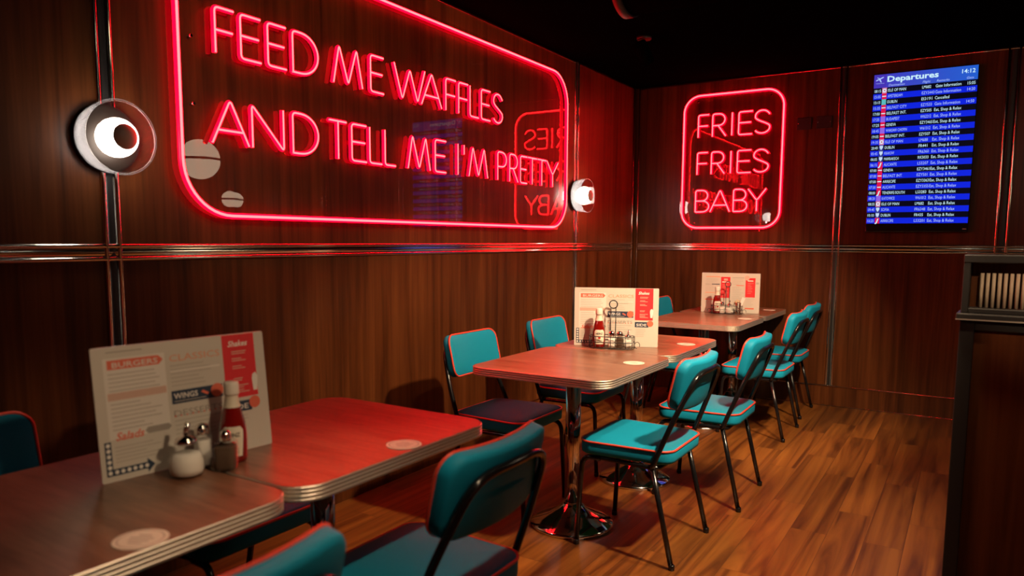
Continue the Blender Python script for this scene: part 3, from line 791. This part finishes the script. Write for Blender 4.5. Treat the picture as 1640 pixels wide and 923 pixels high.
# ------------------------------------------------------------------ menu boards
MW, MH = .424, .298
def menu(p0, p1, lean, kind, label):
    a = Vector((*p0, TH + .0008)); c = Vector((*p1, TH + .0008)); e = (c - a).normalized()
    rz = math.atan2(e.y, e.x)
    o = thing('tmp', 'x', 'x')
    bpy.data.objects.remove(o)
    b = MB(); th = math.radians(lean)
    def fn(u, v, d):   # u right, v up, d towards the reader
        y = -d + 0.0
        return (u, v * math.sin(th) - d * math.cos(th), v * math.cos(th) + d * math.sin(-th) + .003 * abs(math.sin(th)))
    b.prism(rrect(0, MW, 0, MH, .004, 3), -.003, 0, fn, M['card'])
    X = lambda f: f * MW
    Y = lambda f: MH * (1 - f)
    D = .0004
    def R_(x0, x1, y0, y1, m, d=D): b.rect(X(x0), X(x1), Y(y1), Y(y0), d, fn, M[m])
    def T_(s, x, y, h, m, w=None, bold=0., shear=0., d=D * 2, al='L'): b.text(s, X(x), Y(y), h * MH, d, fn, M[m], X(w) if w else None, bold, shear, al)
    rnd = random.Random(5 + kind)
    def lines(x0, x1, y0, y1, n, m='card_soft', d=D * 2):
        for k in range(n):
            yy = y0 + (y1 - y0) * k / max(n - 1, 1)
            R_(x0, x0 + (x1 - x0) * rnd.uniform(.55, 1), yy - .004, yy + .003, m, d)
    if kind == 0:
        R_(.055, .38, .085, .69, 'card_lite')
        lines(.075, .30, .04, .045, 1, 'card_grey')
        b.flat([(X(.075), Y(.17)), (X(.345), Y(.17)), (X(.37), Y(.135)), (X(.345), Y(.10)), (X(.075), Y(.10))], D * 2, fn, M['card_coral'])
        T_('BURGERS', .10, .158, .042, 'card_lite', w=.24, d=D * 3, bold=.01)
        lines(.075, .35, .205, .33, 5); R_(.065, .375, .345, .40, 'card_pink', D * 2); lines(.075, .35, .43, .62, 7)
        T_('CLASSICS', .405, .165, .055, 'card_orange', w=.30, bold=.0)
        lines(.405, .70, .20, .36, 6); R_(.405, .70, .235, .25, 'card_lite', D * 3)
        R_(.725, .935, .005, .545, 'card_red')
        T_('Shakes', .76, .105, .050, 'card_white', w=.13, bold=.02, shear=.3)
        for q in (.15, .21, .275, .38, .44, .48): lines(.78, .88, q, q + .018, 2, 'card_pink')
        b.flat([(X(.905), Y(.50)), (X(.93), Y(.50)), (X(.94), Y(.38)), (X(.925), Y(.345)), (X(.905), Y(.36)), (X(.90), Y(.40))], D * 3, fn, M['card_white'])
        R_(.40, .705, .40, .505, 'card_navy')
        T_('WINGS', .412, .465, .045, 'card_white', w=.14, bold=.015)
        R_(.412, .60, .482, .488, 'card_soft', D * 2)
        b.flat([(X(.57), Y(.44)), (X(.585), Y(.425)), (X(.62), Y(.455)), (X(.61), Y(.47))], D * 2, fn, M['card_coral'])
        b.flat(circ(X(.67), Y(.445), .0165, 24), D * 3, fn, M['card_coral'])
        T_('DESSERTS', .405, .605, .052, 'card_grey', w=.29, d=D * 2)
        for q in range(9): b.flat(circ(X(.41 + .034 * q), Y(.60), .0022, 8), D * 3, fn, M['card_coral'])
        lines(.405, .70, .64, .95, 10)
        R_(.725, .885, .575, .665, 'card_navy'); T_('SIDE', .742, .645, .045, 'card_white', w=.12, bold=.01)
        b.flat(circ(X(.905), Y(.60), .0155, 24), D * 3, fn, M['card_coral'])
        lines(.735, .90, .70, .82, 5)
        T_('Salads', .085, .70, .060, 'card_coral', w=.15, bold=.02, shear=.3)
        b.flat([(X(.255), Y(.69)), (X(.37), Y(.69)), (X(.385), Y(.665)), (X(.37), Y(.64)), (X(.255), Y(.64)), (X(.24), Y(.665))], D * 2, fn, M['card_grey'])
        lines(.075, .37, .75, .86, 5)
        # arrow of light bulbs, bottom left
        R_(.025, .058, .70, .955, 'card_navy', D * 2); R_(.025, .235, .905, .955, 'card_navy', D * 2)
        b.flat([(X(.235), Y(.985)), (X(.275), Y(.93)), (X(.235), Y(.875))], D * 2, fn, M['card_navy'])
        for q in range(6): b.flat(circ(X(.0415), Y(.725 + .041 * q), .0045, 14), D * 3, fn, M['card_white'])
        for q in range(6): b.flat(circ(X(.075 + .031 * q), Y(.93), .0045, 14), D * 3, fn, M['card_white'])
    else:
        R_(.075, .32, .09, .11, 'card_orange'); lines(.075, .31, .15, .25, 4)
        R_(.065, .16, .285, .297, 'card_grey'); R_(.175, .315, .28, .30, 'card_navy'); lines(.065, .31, .33, .46, 4)
        R_(.065, .30, .495, .512, 'card_orange'); lines(.065, .31, .55, .63, 3); R_(.065, .30, .665, .69, 'card_coral'); lines(.065, .30, .73, .92, 6)
        R_(.335, .495, .10, .63, 'card_red'); R_(.355, .475, .215, .24, 'card_white', D * 2); R_(.385, .45, .14, .19, 'card_pink', D * 2); lines(.36, .47, .30, .58, 8, 'card_pink')
        R_(.53, .73, .11, .122, 'card_grey'); lines(.53, .73, .16, .28, 4); R_(.60, .73, .30, .318, 'card_coral'); lines(.53, .73, .36, .95, 14)
        R_(.755, .92, .115, .60, 'card_red'); R_(.79, .885, .175, .20, 'card_white', D * 2); lines(.79, .89, .25, .50, 7, 'card_pink')
        b.flat(circ(X(.78), Y(.115), .018, 20), D * 3, fn, M['card_pink'])
        R_(.93, .98, .22, .27, 'card_soft'); lines(.76, .92, .65, .82, 5); R_(.755, .91, .865, .90, 'card_coral')
    o = b.build('menu_board')
    o.location = a; o.rotation_euler = (0, 0, rz)
    return tag(o, label, 'menu', 'upright printed menu boards')
menu((.993, -5.297), (1.036, -4.875), 6.0, 0, 'large blurred menu board standing on the near table in front of the left wall')
menu((.857, -2.797), (1.252, -2.637), 0.6, 0, 'menu board standing behind the wire caddy on the middle table')
menu((.833, -.632), (1.254, -.566), 0.6, 1, 'menu board with two red panels standing on the back table')

# ------------------------------------------------------------------ condiments
def make_ketchup(label, loc, rz):
    t = thing('ketchup_bottle', label, 'bottle', loc, rz, 'glass ketchup bottles')
    b = MB(); b.lathe([(.027, 0), (.031, .003), (.0322, .012), (.0326, .050), (.0318, .074), (.0285, .098), (.0220, .124), (.0160, .146), (.0145, .160), (.0145, .168)], M['ketchup'], 24); body = b.build('bottle_body', t)
    b = MB(); b.lathe([(.0172, .164), (.0178, .167), (.0174, .190), (.0160, .195), (.0, .196)], M['white_plastic'], 28); b.build('cap', t)
    b = MB(); b.lathe([(.0200, .134), (.0168, .146), (.0153, .158), (.0151, .163)], M['label'], 24, cap0=False, cap1=False); b.build('neck_label', t)
    b = MB()
    # keystone label wrapped round the front (front is -y)
    def wrap(u, v, d):
        rr = .0330 if v < .050 else .0330 - (v - .050) * .038
        if v > .074: rr = .0321 - (v - .074) * .14
        rr += d; a = u / .0318
        return (rr * math.sin(a), -rr * math.cos(a), v)
    nU, nV = 10, 8; vs_, fs_ = [], []
    for j in range(nV + 1):
        v = .018 + .072 * j / nV
        hw = .021 + .006 * j / nV
        if j == nV: hw *= .72
        for i in range(nU + 1): vs_.append(wrap(-hw + 2 * hw * i / nU, v, .0006))
    for j in range(nV):
        for i in range(nU): fs_.append((j * (nU + 1) + i, j * (nU + 1) + i + 1, (j + 1) * (nU + 1) + i + 1, (j + 1) * (nU + 1) + i))
    b.add(vs_, fs_, M['label'], True)
    b.text('HEINZ', 0, .066, .010, .0012, wrap, M['dark'], width=.034, bold=.02, align='C')
    b.text('TOMATO', 0, .034, .005, .0012, wrap, M['label_green'], width=.026, align='C')
    b.text('KETCHUP', 0, .026, .005, .0012, wrap, M['label_green'], width=.028, align='C')
    b.flat(circ(0, .050, .006, 12), .0012, wrap, M['label_red'])
    b.build('front_label', t)
    return t
def make_shaker(label, loc, rz, fill, h=.062, wd=.019, ck=1.0):
    nm = 'salt_shaker' if fill == 'salt' else 'pepper_shaker'
    t = thing(nm, label, 'shaker', loc, rz, 'glass salt and pepper shakers')
    b = MB(); b.lathe([(wd * .95, 0), (wd, .004), (wd, h - .012), (wd * .92, h - .004), (wd * (.76 if ck > .9 else .55), h)], M['glass'], 32, square=5); b.build('jar', t)
    b = MB(); b.lathe([(wd * .84, .004), (wd * .88, .007), (wd * .88, h * .80), (wd * .80, h * .82)], M[fill], 32, square=5); b.build('contents', t)
    cw = wd * ck
    b = MB(); b.lathe([(cw * .86, h - .002), (cw * .90, h + .002), (cw * .90, h + .012), (cw * .78, h + .019), (cw * .45, h + .024), (.001, h + .0255)], M['chrome'], 28); b.build('cap', t)
    return t
def make_sugar(label, loc, rz, k=1.0):
    t = thing('sugar_pourer', label, 'sugar pourer', loc, rz, 'glass sugar pourers')
    s = k
    P = [(.030, 0), (.037, .004), (.040, .018), (.0385, .036), (.032, .054), (.0265, .068), (.0245, .080)]
    b = MB(); b.lathe([(r * s, z * s) for r, z in P], M['glass'], 36); b.build('jar', t)
    b = MB(); b.lathe([(.027 * s, .003 * s), (.035 * s, .007 * s), (.0378 * s, .018 * s), (.0362 * s, .036 * s), (.030 * s, .052 * s), (.020 * s, .056 * s)], M['salt'], 32); b.build('contents', t)
    b = MB(); b.lathe([(.0235 * s, .077 * s), (.0238 * s, .080 * s), (.0225 * s, .087 * s), (.014 * s, .092 * s), (.008 * s, .097 * s)], M['chrome'], 30); cp = b.build('cap', t)
    b = MB(); b.tube([(0, 0, .096 * s), (.001 * s, 0, .108 * s), (.006 * s, 0, .124 * s)], .0062 * s, M['chrome'], 14); b.build('spout', cp)
    return t
def make_caddy(label, loc, rz):
    t = thing('condiment_caddy', label, 'caddy', loc, rz, 'black wire condiment caddies')
    def oval(z, k=1.0):
        return [(.113 * k * math.copysign(abs(math.cos(a)) ** .6, math.cos(a)), .050 * k * math.copysign(abs(math.sin(a)) ** .75, math.sin(a)), z) for a in [2 * PI * q / 48 for q in range(48)]]
    b = MB()
    for z in (.0045, .034, .062): b.tube(oval(z), .0020, M['wire'], 6, closed=True)
    for q in range(0, 48, 4):
        p = oval(.0)[q]; b.tube([(p[0], p[1], .0035), (p[0], p[1], .062)], .0016, M['wire'], 6)
    b.build('basket', t)
    b = MB()
    for x in (-.085, -.045, -.008, .008, .045, .085): b.tube([(x, -.047, .0025), (x, .047, .0025)], .0015, M['wire'], 6)
    b.build('base_grid', t)
    b = MB()
    b.tube([(-.0125, .034, .002), (-.0125, .034, .200)], .0024, M['wire'], 8); b.tube([(.0125, .034, .002), (.0125, .034, .200)], .0024, M['wire'], 8)
    for yy in (.032, .036):
        b.tube([(.020 * math.cos(2 * PI * q / 24), yy, .218 + .020 * math.sin(2 * PI * q / 24)) for q in range(24)], .0026, M['wire'], 8, closed=True)
    b.build('handle', t)
    for s in (-1, 1):
        b = MB(); b.tube([(s * (.113 + .013 * (1 - math.cos(a))), 0, .020 + .016 * math.sin(a)) for a in [PI * q / 8 - PI / 2 for q in range(14)]], .0016, M['wire'], 6); b.build('side_curl', t)
    return t
def local(loc, rz, x, y): return (loc[0] + x * math.cos(rz) - y * math.sin(rz), loc[1] + x * math.sin(rz) + y * math.cos(rz))
ZT = TH + .0008
# middle table: caddy with four pieces
L2, A2 = (1.068, -2.795, ZT), math.radians(16)
make_caddy('black wire condiment caddy with ring handle on the middle table', L2, A2)
make_ketchup('red ketchup bottle in the caddy on the middle table', (*local(L2, A2, -.066, 0), ZT + .004), A2 + .25)
make_shaker('white salt shaker in the caddy on the middle table', (*local(L2, A2, .002, -.018), ZT + .004), A2, 'salt')
make_shaker('dark pepper shaker in the caddy on the middle table', (*local(L2, A2, .042, -.021), ZT + .004), A2, 'pepper')
make_sugar('small sugar pourer at right end of the caddy on the middle table', (*local(L2, A2, .079, .012), ZT + .004), A2, .72)
# back table
L3, A3 = (1.052, -.715, ZT), math.radians(8)
make_caddy('black wire condiment caddy with ring handle on the back table', L3, A3)
make_ketchup('red ketchup bottle in the caddy on the back table', (*local(L3, A3, -.070, 0), ZT + .004), A3 + .3)
make_shaker('white salt shaker in the caddy on the back table', (*local(L3, A3, -.030, -.016), ZT + .004), A3, 'salt')
make_sugar('sugar pourer in the middle of the caddy on the back table', (*local(L3, A3, .020, -.008), ZT + .004), A3, .78)
cp = thing('steel_cup', 'small steel cup of wooden stirrers in the caddy on the back table', 'cup', (*local(L3, A3, .078, .002), ZT + .004), 0)
b = MB(); b.lathe([(.021, 0), (.023, .002), (.029, .082), (.030, .084), (.0275, .083), (.0215, .006), (.0, .005)], M['chrome'], 28, cap1=False); b.build('cup', cp)
for q in range(6):
    a = q * 1.05
    st = MB(); st.tube([(.008 * math.cos(a), .008 * math.sin(a), .008), (.021 * math.cos(a), .021 * math.sin(a), .092 + .006 * (q % 3))], .0028, M['bluef'], 6)
    tag(st.build('wooden_stirrer'), 'wooden stirrer standing in the steel cup on the back table', 'stirrer', 'wooden stirrers in the steel cup').location = cp.location
pk = MB(); pk.box(-.011, .011, -.0012, .0012, 0, .115, M['card_white'], .0005)
pko = pk.build('paper_packet'); pko.location = (*local(L3, A3, .078, -.006), ZT + .018); pko.rotation_euler = (0, math.radians(22), A3)
tag(pko, 'white paper packet sticking out of the steel cup at an angle', 'packet')
# near table: no caddy
make_sugar('round sugar pourer of white sugar in front of the near menu', (1.085, -5.156, ZT), 1.2, .98)
make_shaker('square pepper shaker with grey brown pepper before the near menu', (1.122, -5.080, ZT), math.radians(38), 'pepper', .070, .0255, .55)
make_shaker('tall white salt shaker between sugar pourer and ketchup by the near menu', (1.058, -5.095, ZT), math.radians(80), 'salt', .080, .0185)
make_ketchup('red ketchup bottle at the right of the near menu', (1.078, -5.026, ZT), math.radians(52))

# ------------------------------------------------------------------ round coasters
CO = [((1.339, -5.42), 'white round coaster on the near table at the photo\'s lower left'), ((1.334, -4.695), 'pinkish round coaster on the red-lit table'),
      ((1.335, -3.149), 'white round coaster on the middle table in front of the caddy'), ((1.334, -2.447), 'white round coaster on the far half of middle tables'),
      ((1.257, -.985), 'white round coaster on the nearer back table'), ((1.246, -.214), 'white round coaster on the last table by the back wall')]
for (x, y), lb in CO:
    b = MB(); b.lathe([(.046, 0), (.0468, .0006), (.0468, .0012), (.046, .0016)], M['coaster'], 40)
    fz = lambda u, v, d: (u, v, d)
    n = 32
    ring = [(.040 * math.cos(2 * PI * k / n), .040 * math.sin(2 * PI * k / n), .0018) for k in range(n)] + [(.037 * math.cos(2 * PI * k / n), .037 * math.sin(2 * PI * k / n), .0018) for k in range(n)]
    b.add(ring, [(k, (k + 1) % n, n + (k + 1) % n, n + k) for k in range(n)], M['coaster_print'])
    for yy, ww in ((.016, .024), (.004, .045), (-.008, .038), (-.020, .026)):
        b.rect(-ww / 2, ww / 2, yy - .0028, yy + .0028, .0018, fz, M['coaster_print'])
    o = b.build('coaster'); o.location = (x, y, ZT - .0004); o.rotation_euler = (0, 0, .5)
    tag(o, lb, 'coaster', 'round card coasters on the tables')
